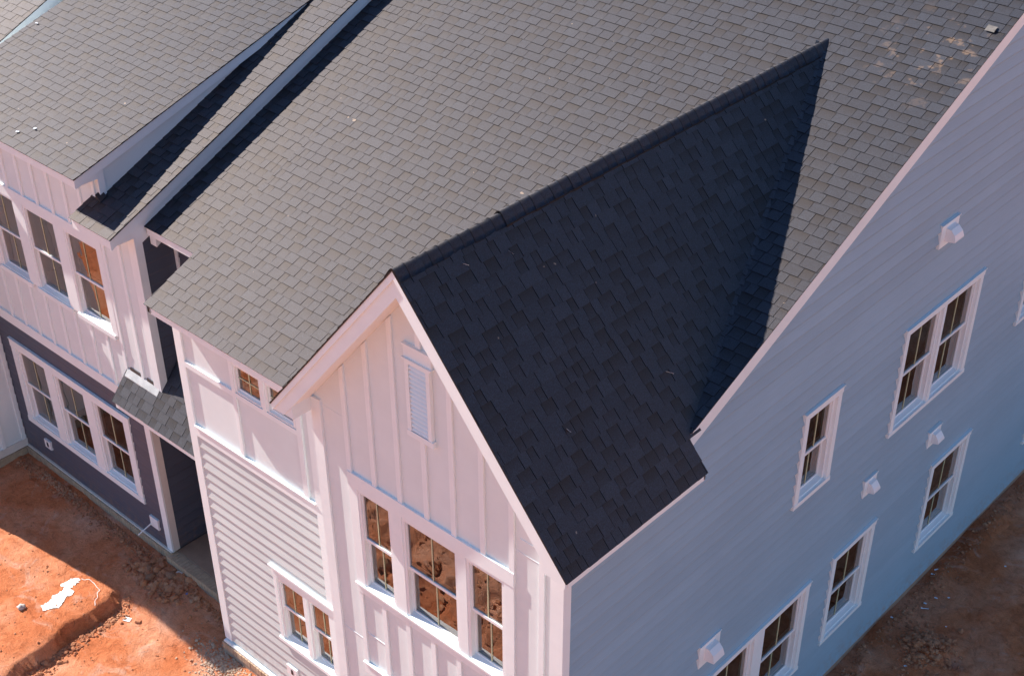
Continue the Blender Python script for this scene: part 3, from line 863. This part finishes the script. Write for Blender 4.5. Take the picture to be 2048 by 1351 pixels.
# wall boxes near the ground
for (a, b, c, d), hole in (((-12.865, -12.675, .37, .545), True), ((-9.745, -9.525, .36, .57), False)):
    m = MB(); m.box(FM, a, b, .001, .05, c, d); o = m.build("outlet_box", 'plastic', mh)
    if hole:
        m = MB(); m.box(FM, (a + b) / 2 - .025, (a + b) / 2 + .025, .05, .054, c + .04, d - .04); m.build("outlet_hole", 'hole', o)
    else:
        m = MB(); P = FM.P; ring = lambda u, n, z: [P(u + .011 * math.cos(t), n, z + .011 * math.sin(t)) for t in [i * math.pi / 4 for i in range(8)]]
        m.prism(ring(a + .03, .045, c + .06), ring(a + .04, .33, c - .01)); m.build("drain_pipe", 'plastic', o)
# porch roof, steep skirt
SK = 1.15
def skz(y): return 3.55 + SK * (y - YW)
m = MB()
for x0, x1, y0, y1 in ((-9.57, -7.09, .88, 1.19), (-8.70, -7.09, 1.19, 1.79)):
    m.prism([(x0, y0, skz(y0) - .014), (x1, y0, skz(y0) - .014), (x1, y1, skz(y1) - .014), (x0, y1, skz(y1) - .014)],
            [(x0, y0, skz(y0) - .09), (x1, y0, skz(y0) - .09), (x1, y1, skz(y1) - .09), (x0, y1, skz(y1) - .09)])
proof = m.build("porch_roof", 'asphalt', mh)
m = MB(); m.box(WORLD, -9.53, -7.09, .852, .876, 3.015, 3.115); m.build("eave_fascia", 'trim', proof)
m = MB(); m.box(WORLD, -9.53, -7.09, .876, 1.194, 3.02, 3.035); m.build("eave_soffit", 'soffit', proof)
m = MB(); tri = [(.876, 3.035), (1.194, 3.035), (1.194, 3.43), (.876, 3.08)]
m.prism([(-9.54, y, z) for y, z in tri], [(-9.52, y, z) for y, z in tri]); m.build("eave_end_board", 'trim', proof)
m = MB()
q = [(-9.55, 1.10), (-8.74, 1.10), (-8.74, 1.19), (-9.55, 1.19)]
m.prism([(x, y, skz(y) + .022) for x, y in q], [(x, y, skz(y) + .006) for x, y in q])
m.build("step_flashing", 'metal', proof)
for a, b in ((-9.48, -9.21), (-9.06, -8.89)):
    m = MB(); m.box(FM, a, b, .001, .02, 3.47, 3.60); m.build("flashing_tab", 'darkmetal', proof)
S2 = Shingles(mh)
vs_ = Vector((0, 1, SK)).normalized(); ksk = math.sqrt(1 + SK * SK)
S2.plane(proof, (-9.58, .825, skz(.825)), (1, 0, 0), vs_, [(0, 0), (2.5, 0), (2.5, .365 * ksk), (0, .365 * ksk)])
S2.plane(proof, (-8.69, 1.19, skz(1.19)), (1, 0, 0), vs_, [(0, 0), (1.6, 0), (1.6, .60 * ksk), (0, .60 * ksk)])
# upper roof of the middle house
uroof = deck(mh, "upper_roof", -9.57, -8.69, .81, RIDGE_Y, U2F, .05)
m = MB()
m.prism([(-13.55, 1.3, U2F(1.3) - .012), (-9.57, 1.3, U2F(1.3) - .012), (-9.57, RIDGE_Y, U2F(RIDGE_Y) - .012), (-13.55, RIDGE_Y, U2F(RIDGE_Y) - .012)],
        [(-13.55, 1.3, U2F(1.3) - .06), (-9.57, 1.3, U2F(1.3) - .06), (-9.57, RIDGE_Y, U2F(RIDGE_Y) - .06), (-13.55, RIDGE_Y, U2F(RIDGE_Y) - .06)])
m.build("roof_deck", 'shingle', uroof)
def rake(parent, f, x0, x1, y0, y1, top, bot, name, mat):
    m = MB(); A = [(x0, y0, f(y0) - top), (x0, y1, f(y1) - top), (x0, y1, f(y1) - bot), (x0, y0, f(y0) - bot)]
    m.prism(A, [(x1, y, z) for x, y, z in A]); return m.build(name, mat, parent)
rake(uroof, U2F, -8.685, -8.655, .785, RIDGE_Y, .015, .19, "rake_fascia", 'trim')
rake(uroof, U2F, -8.70, -8.687, 1.2, RIDGE_Y, .05, .50, "rake_wall", 'trim')
rake(uroof, U2F, -8.66, -8.618, .77, RIDGE_Y, .001, .014, "drip_edge", 'darkmetal')
m = MB(); m.box(WORLD, -9.57, -8.686, .785, .81, 6.10, 6.255); m.build("eave_fascia", 'trim', uroof)
m = MB(); m.box(WORLD, -9.57, -8.70, .81, 1.194, 6.105, 6.12); m.build("eave_soffit", 'soffit', uroof)
m = MB(); tri = [(.81, 6.10), (1.30, 6.10), (1.30, U2F(1.30) - .03), (.81, U2F(.81) - .03)]
m.prism([(-8.712, y, z) for y, z in tri], [(-8.6875, y, z) for y, z in tri]); m.build("eave_end_board", 'trim', uroof)
m = MB(); tri = [(.81, 6.105), (1.194, 6.105), (1.194, U2F(1.194) - .02), (.81, U2F(.81) - .02)]
m.prism([(-9.57, y, z) for y, z in tri], [(-9.55, y, z) for y, z in tri]); m.build("eave_end_board", 'trim', uroof)
vu = Vector((0, 1, .434)).normalized(); ku = math.sqrt(1 + .434 ** 2)
S2.plane(uroof, (-9.59, .76, U2F(.76)), (1, 0, 0), vu, [(0, 0), (.968, 0), (.968, 10.8), (0, 10.8)])
S2.plane(uroof, (-13.55, 5.0, U2F(5.0)), (1, 0, 0), vu, [(0, 0), (3.96, 0), (3.96, 6.6), (0, 6.6)])
# shed dormer
DX0, DX1 = -13.36, -9.345
droof = deck(mh, "dormer_roof", DX0 + .05, DX1 - .05, .855, 5.5, DORF, .06)
rake(droof, DORF, DX1 - .045, DX1 - .012, .825, 5.3, .015, .165, "rake_fascia", 'trim')
rake(droof, DORF, DX1 - .03, DX1 + .012, .81, 5.4, .001, .014, "drip_edge", 'darkmetal')
rake(droof, DORF, DX0 + .012, DX0 + .045, .825, 5.3, .015, .165, "rake_fascia", 'trim')
m = MB(); m.box(WORLD, DX0 + .03, DX1 - .045, .825, .85, 6.755, 6.89); m.build("eave_fascia", 'trim', droof)
m = MB(); m.box(WORLD, DX0 + .03, DX1 - .045, .85, 1.194, 6.76, 6.775); m.build("eave_soffit", 'soffit', droof)
m = MB(); tri = [(.85, 6.76), (1.194, 6.76), (1.194, DORF(1.194) - .03), (.85, DORF(.85) - .03)]
m.prism([(DX1 - .05, y, z) for y, z in tri], [(DX1 - .03, y, z) for y, z in tri]); m.build("eave_end_board", 'trim', droof)
for x in (-9.42, -13.31):
    m = MB(); P = [(1.204, 6.10), (5.3, 6.10), (5.3, DORF(5.3) - .04), (1.204, DORF(1.204) - .04)]
    m.prism([(x - .06, y, z) for y, z in P], [(x + .002, y, z) for y, z in P]); cw = m.build("dormer_cheek", 'panel', mh)
    if x > -10:
        m = MB(); m.box(side(x), 1.1955, 1.30, .003, .03, 6.2, DORF(1.195) - .06); m.build("corner_board", 'trim', cw)
vd = Vector((0, 1, .299)).normalized(); kd = math.sqrt(1 + .299 ** 2)
S2.plane(droof, (DX0, .80, DORF(.80)), (1, 0, 0), vd, [(0, 0), (DX1 + .015 - DX0, 0), (DX1 + .015 - DX0, 4.7 * kd), (0, 4.7 * kd)])
S2.finish(300)
m = MB()
q = [(-9.44, 1.14), (-9.33, 1.14), (-9.33, 1.25), (-9.44, 1.25)]
m.prism([(x, y, U2F(y) + .09 -   .6 * (x + 9.44)) for x, y in q], [(x, y, U2F(y) + .012) for x, y in q]); m.build("kickout_flashing", 'darkmetal', droof)
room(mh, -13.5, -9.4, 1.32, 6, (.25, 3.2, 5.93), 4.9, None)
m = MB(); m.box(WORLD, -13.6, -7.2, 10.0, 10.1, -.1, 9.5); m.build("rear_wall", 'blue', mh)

# ==================================================================== LEFT HOUSE
hh = empty("left_house", "white house at the left edge projecting in front of the slate wall", "house")
FX = side(-13.62)
lpoly = [(-.5, -.15), (11.3, -.15), (11.3, LEFTF(11.3) - .05), (-.5, LEFTF(-.5) - .05)]
lwall = wall(hh, "side_wall", FX, [lpoly], [], 'panel')
battens(lwall, FX, [(u, .17, LEFTF(u) - .25) for u in (-.05, .35, .76, 1.16)])
boards(lwall, "base_board", FX, [(-.5, 1.19, .02, .17, .03)], 'dust')
boards(lwall, "corner_board", FX, [(-.5305, -.38, .17, LEFTF(-.5) - .2, .0305)])
m = MB(); m.box(front(-.5), -22, -13.62, -.12, 0, -.15, 6.0); m.build("front_wall", 'panel', hh)
rowlock(hh, FX, -.5, 1.12, -.1, .05, -.14, .012)
m = MB(); m.box(FX, -.5, 1.12, -.1, .045, -.5, -.145); m.build("footing_wall", 'brick', hh)
hroof = deck(hh, "roof", -22, -13.62, -.76, RIDGE_Y, LEFTF, .06)
rake(hroof, LEFTF, -13.619, -13.59, -.79, RIDGE_Y, .015, .22, "rake_fascia", 'trim')
rake(hroof, LEFTF, -13.60, -13.57, -.8, RIDGE_Y, .001, .014, "drip_edge", 'darkmetal')
m = MB(); m.box(WORLD, -22, -13.62, -.79, -.765, 5.72, 5.89); m.build("eave_fascia", 'trim', hroof)
m = MB(); m.box(WORLD, -22, -13.62, -.765, -.501, 5.725, 5.74); m.build("eave_soffit", 'soffit', hroof)
S3 = Shingles(hh)
vl = Vector((0, 1, .44)).normalized(); kl = math.sqrt(1 + .44 ** 2)
S3.plane(hroof, (-18, -.82, LEFTF(-.82)), (1, 0, 0), vl, [(0, 0), (4.435, 0), (4.435, 12 * kl), (0, 12 * kl)])
S3.finish(120)

# ==================================================================== SMALL THINGS
def rock_geo(c, r, flat=.7, seed=None):
    t = (1 + 5 ** .5) / 2
    V = [(-1, t, 0), (1, t, 0), (-1, -t, 0), (1, -t, 0), (0, -1, t), (0, 1, t), (0, -1, -t), (0, 1, -t), (t, 0, -1), (t, 0, 1), (-t, 0, -1), (-t, 0, 1)]
    Fc = [(0, 11, 5), (0, 5, 1), (0, 1, 7), (0, 7, 10), (0, 10, 11), (1, 5, 9), (5, 11, 4), (11, 10, 2), (10, 7, 6), (7, 1, 8), (3, 9, 4), (3, 4, 2), (3, 2, 6), (3, 6, 8), (3, 8, 9), (4, 9, 5), (2, 4, 11), (6, 2, 10), (8, 6, 7), (9, 8, 1)]
    rot = Matrix.Rotation(U(0, 6.28), 3, 'Z') @ Matrix.Rotation(U(-.5, .5), 3, 'X')
    s = Vector((U(.75, 1.25), U(.75, 1.25), flat * U(.8, 1.2))) * r / 1.9
    out = []
    for v in V:
        w = rot @ Vector((v[0] * s.x, v[1] * s.y, v[2] * s.z)); w *= U(.78, 1.2); out.append((c[0] + w.x, c[1] + w.y, c[2] + w.z))
    return out, Fc
def scatter(name, label, cat, mat, n, fn):
    V, Fs = [], []
    for _ in range(n):
        x, y, r = fn()
        v, f = rock_geo((x, y, ground_z(x, y) + r * .2), r); b = len(V); V += v; Fs += [tuple(b + i for i in t) for t in f]
    me = bpy.data.meshes.new(name); me.from_pydata(V, [], Fs); me.materials.append(MAT[mat])
    o = bpy.data.objects.new(name, me); col.objects.link(o); o["kind"] = "stuff"; o["label"] = label; o["category"] = cat
def g(s): return random.gauss(0, s)
def clods():
    k = rnd()
    if k < .32: return U(-13.5, -8.9), 1.02 - abs(g(.10)), abs(g(.014)) + .008
    if k < .50:
        y = U(-2.2, .2); return scarp_x(y) + .12 + abs(g(.10)), y, abs(g(.014)) + .008
    if k < .62: return -9.1 + g(.35), .75 + g(.15), abs(g(.03)) + .012
    if k < .72: return U(-13, -6.5), U(-2.6, .9), abs(g(.008)) + .006
    if k < .90: return U(-12, -3.5), U(-6.0, -2.6), abs(g(.035)) + .012
    return U(-9, -7), .95 - abs(g(.08)), abs(g(.015)) + .008
scatter("clay_clods", "crumbled red clay clods along the trench and footings", "soil", 'clod', 3400, clods)
scatter("loose_gravel", "pale loose gravel beside the bay footing", "gravel", 'gravel', 900, lambda: (-6.95 + g(.28), .30 + g(.16) - .0, abs(g(.008)) + .008))
scatter("shaded_rubble", "rubble and soil heap in the shade along the side wall", "soil", 'clod', 1100,
        lambda: (.85 + g(.2), 7.6 + g(.22), abs(g(.022)) + .01) if rnd() < .4 else (.10 + abs(g(.18)), U(4.5, 13.5), abs(g(.012)) + .006))
def stone(name, x, y, r, mat, label, cat="stone", flat=.75, sink=.25):
    me = bpy.data.meshes.new(name); bm = bmesh.new()
    v, f = rock_geo((0, 0, 0), r, flat)
    vs2 = [bm.verts.new(p) for p in v]
    for t in f: bm.faces.new([vs2[i] for i in t])
    bmesh.ops.subdivide_edges(bm, edges=bm.edges[:], cuts=2, use_grid_fill=True, smooth=.6)
    for q in bm.verts: q.co += q.co.normalized() * noise.noise(q.co * (2.2 / r) + Vector((x, y, 0))) * r * .22
    bm.to_mesh(me); bm.free(); me.materials.append(MAT[mat]); me.shade_smooth()
    o = bpy.data.objects.new(name, me); col.objects.link(o); o.location = (x, y, ground_z(x, y) + r * sink); tag(o, label, cat); return o
stone("stone", -10.16, -1.12, .075, 'stone', "round white stone on the sunlit clay left of the paint spill")
stone("boulder", -8.98, .90, .115, 'darkstone', "largest clay-stained boulder in the shade by the porch edge", "boulder")
stone("boulder", -9.24, .66, .10, 'darkstone', "half-buried boulder in the shade left of the largest boulder", "boulder")
stone("boulder", -9.40, .78, .08, 'darkstone', "smaller boulder behind the half-buried one near the slate wall", "boulder")
stone("stone", -8.80, .57, .05, 'darkstone', "small stone in the shade near the blue scrap")
# masonry bits
def brickbit(x, y, rz, label, mat, s=(.10, .06, .05)):
    m = MB(); m.box(WORLD, -s[0] / 2, s[0] / 2, -s[1] / 2, s[1] / 2, 0, s[2]); o = m.build("brick", mat, None)
    bm = bmesh.new(); bm.from_mesh(o.data); bmesh.ops.bevel(bm, geom=bm.edges[:], offset=.008, segments=2, affect='EDGES'); bm.to_mesh(o.data); bm.free()
    o.location = (x, y, ground_z(x, y) - .005); o.rotation_euler = (U(-.15, .15), U(-.15, .15), rz); tag(o, label, "brick")
brickbit(-8.72, .03, .5, "broken brick lying beside the white paper on the sunlit clay", 'clod')
brickbit(-8.93, 1.03, .2, "pinkish brick piece lying against the largest boulder", 'stone', (.13, .06, .05))
# papers and scraps: slightly crumpled thin sheets
def scrap(x, y, w, h, rz, mat, label, cat="scrap", z=None, name="paper_scrap", tilt=0):
    m = MB(); k = 4; V = []
    for j in range(k):
        for i in range(k):
            V.append(((i / (k - 1) - .5) * w, (j / (k - 1) - .5) * h, .004 + U(0, .012) * min(1, w * 8)))
    b = len(V); V2 = V + [(a, c, d - .002) for a, c, d in V]
    Fs = []
    for j in range(k - 1):
        for i in range(k - 1):
            q = (j * k + i, j * k + i + 1, (j + 1) * k + i + 1, (j + 1) * k + i); Fs.append(q); Fs.append(tuple(b + t for t in q[::-1]))
    me = bpy.data.meshes.new(name); me.from_pydata(V2, [], Fs); me.materials.append(MAT[mat])
    o = bpy.data.objects.new(name, me); col.objects.link(o)
    o.location = (x, y, (ground_z(x, y) + .004) if z is None else z); o.rotation_euler = (tilt, 0, rz); tag(o, label, cat); return o
scrap(-8.92, -.04, .12, .09, .4, 'paper', "crumpled white paper at the head of the clay trench", "paper")
scrap(-8.47, .83, .05, .04, .9, 'blueplastic', "small blue plastic scrap in the shade near the porch", "plastic scrap", name="plastic_scrap")
RS = [(.10, 9.2, .06, .03, .3, "white scrap nearest the side wall below the right ground-floor window"), (.09, 9.33, .08, .025, 1.1, "bluish strip beside the white scrap nearest the side wall"),
      (.40, 8.75, .05, .03, .2, "white scrap, largest of the loose cluster on the shaded clay"), (.55, 8.88, .035, .025, .9, "white chip right of the loose cluster of scraps"),
      (.34, 8.51, .045, .03, .1, "white chip at the lower left of the cluster of scraps"), (.39, 8.41, .12, .02, .5, "bent bluish strip below the cluster of scraps"),
      (.13, 7.85, .05, .03, .2, "white scrap close to the wall left of the cluster"), (.89, 10.11, .03, .03, .4, "lone pale chip far out on the shaded clay"),
      (.79, 7.09, .05, .03, 1.0, "white scrap beside the soil heap at the bottom edge"), (.83, 8.27, .025, .02, .1, "tiny white chip on the clay above the soil heap")]
for x, y, w, h, rz, lab in RS: scrap(x, y, w, h, rz, 'paper', lab)
# roof debris
sl = math.atan(.43)
scrap(-.12, 7.76, .12, .10, 0, 'patch', "pale loose shingle patch near the right roof edge", "shingle patch", MAINF(7.76) + .022, "shingle_patch", sl)
scrap(-11.06, 1.04, .05, .03, .6, 'paper', "white scrap on the dormer roof by the eave", "scrap", DORF(1.04) + .02)
scrap(-10.86, 1.21, .045, .04, .2, 'paper', "crumpled white scrap further up the dormer roof", "scrap", DORF(1.21) + .02)
scrap(-13.22, 2.83, .05, .03, .4, 'paper', "white scrap at the far left edge of the dormer roof", "scrap", DORF(2.83) + .02)
gs = math.atan(GT)
for px_, py_, w_, h_, lab in ((-1.62, .42, .012, .10, "thin white caulk streak just below the gable ridge, nearest the peak"), (-1.55, .98, .012, .12, "longer white caulk streak below the gable ridge near the cap step"),
                              (-.42, .55, .05, .04, "tiny pale scrap low on the shaded gable slope"), (-.36, 2.05, .014, .13, "pale straw near the foot of the shaded valley")):
    o = scrap(px_, py_, w_, h_, 0, 'paper', lab, "scrap", gable_top(px_) + .03)
    o.rotation_euler = (0, gs, U(-.3, .3) + 1.57)
# paint spill with a thin trickle
SP = [(-10.13, -.15), (-10.03, -.12), (-10.0, -.19), (-10.0, -.3), (-9.96, -.36), (-9.86, -.34), (-9.81, -.43), (-9.86, -.5), (-9.77, -.6), (-9.7, -.74), (-9.78, -.82), (-9.83, -.94), (-9.98, -.89), (-9.96, -.77), (-10.04, -.65), (-10.03, -.45), (-10.07, -.39), (-10.14, -.43), (-10.19, -.39), (-10.14, -.31), (-10.17, -.23)]
ring = []
for i in range(len(SP)):
    a, b = Vector(SP[i]), Vector(SP[(i + 1) % len(SP)])
    for t in range(6):
        p = a.lerp(b, t / 6); p += Vector((noise.noise(Vector((p.x * 30, p.y * 30, 1))), noise.noise(Vector((p.x * 30, p.y * 30, 7))))) * .035
        ring.append(p)
bm = bmesh.new()
fc = bm.faces.new([bm.verts.new((p.x, p.y, 0)) for p in ring])
bmesh.ops.triangulate(bm, faces=[fc])
for _ in range(2): bmesh.ops.subdivide_edges(bm, edges=[e for e in bm.edges if e.calc_length() > .06], cuts=1)
bmesh.ops.triangulate(bm, faces=bm.faces[:])
for v in bm.verts: v.co.z = ground_z(v.co.x, v.co.y) + .010
me = bpy.data.meshes.new("paint_spill"); bm.to_mesh(me); bm.free(); me.materials.append(MAT['whitepaint'])
spill = bpy.data.objects.new("paint_spill", me); col.objects.link(spill)
tag(spill, "white paint spilled in a splash on the sunlit red clay", "paint spill")
TR = [(-10.03, -.12), (-9.94, -.06), (-9.8, -.03), (-9.69, -.04), (-9.57, -.08), (-9.48, -.17), (-9.40, -.26), (-9.33, -.33)]
m = MB(); pts = []
for (a, b) in zip(TR, TR[1:]):
    for t in range(6):
        p = Vector(a).lerp(Vector(b), t / 6); p += Vector((noise.noise(Vector((p.x * 9, p.y * 9, 2))), noise.noise(Vector((p.x * 9, p.y * 9, 5))))) * .03; pts.append(p)
for i in range(len(pts) - 1):
    d = (pts[i + 1] - pts[i]).normalized(); nn = Vector((-d.y, d.x)) * .0032
    q = [pts[i] + nn, pts[i] - nn, pts[i + 1] - nn, pts[i + 1] + nn]
    m.face([(p.x, p.y, ground_z(p.x, p.y) + .014) for p in q])
m.build("paint_trickle", 'whitepaint', spill, normals=False)
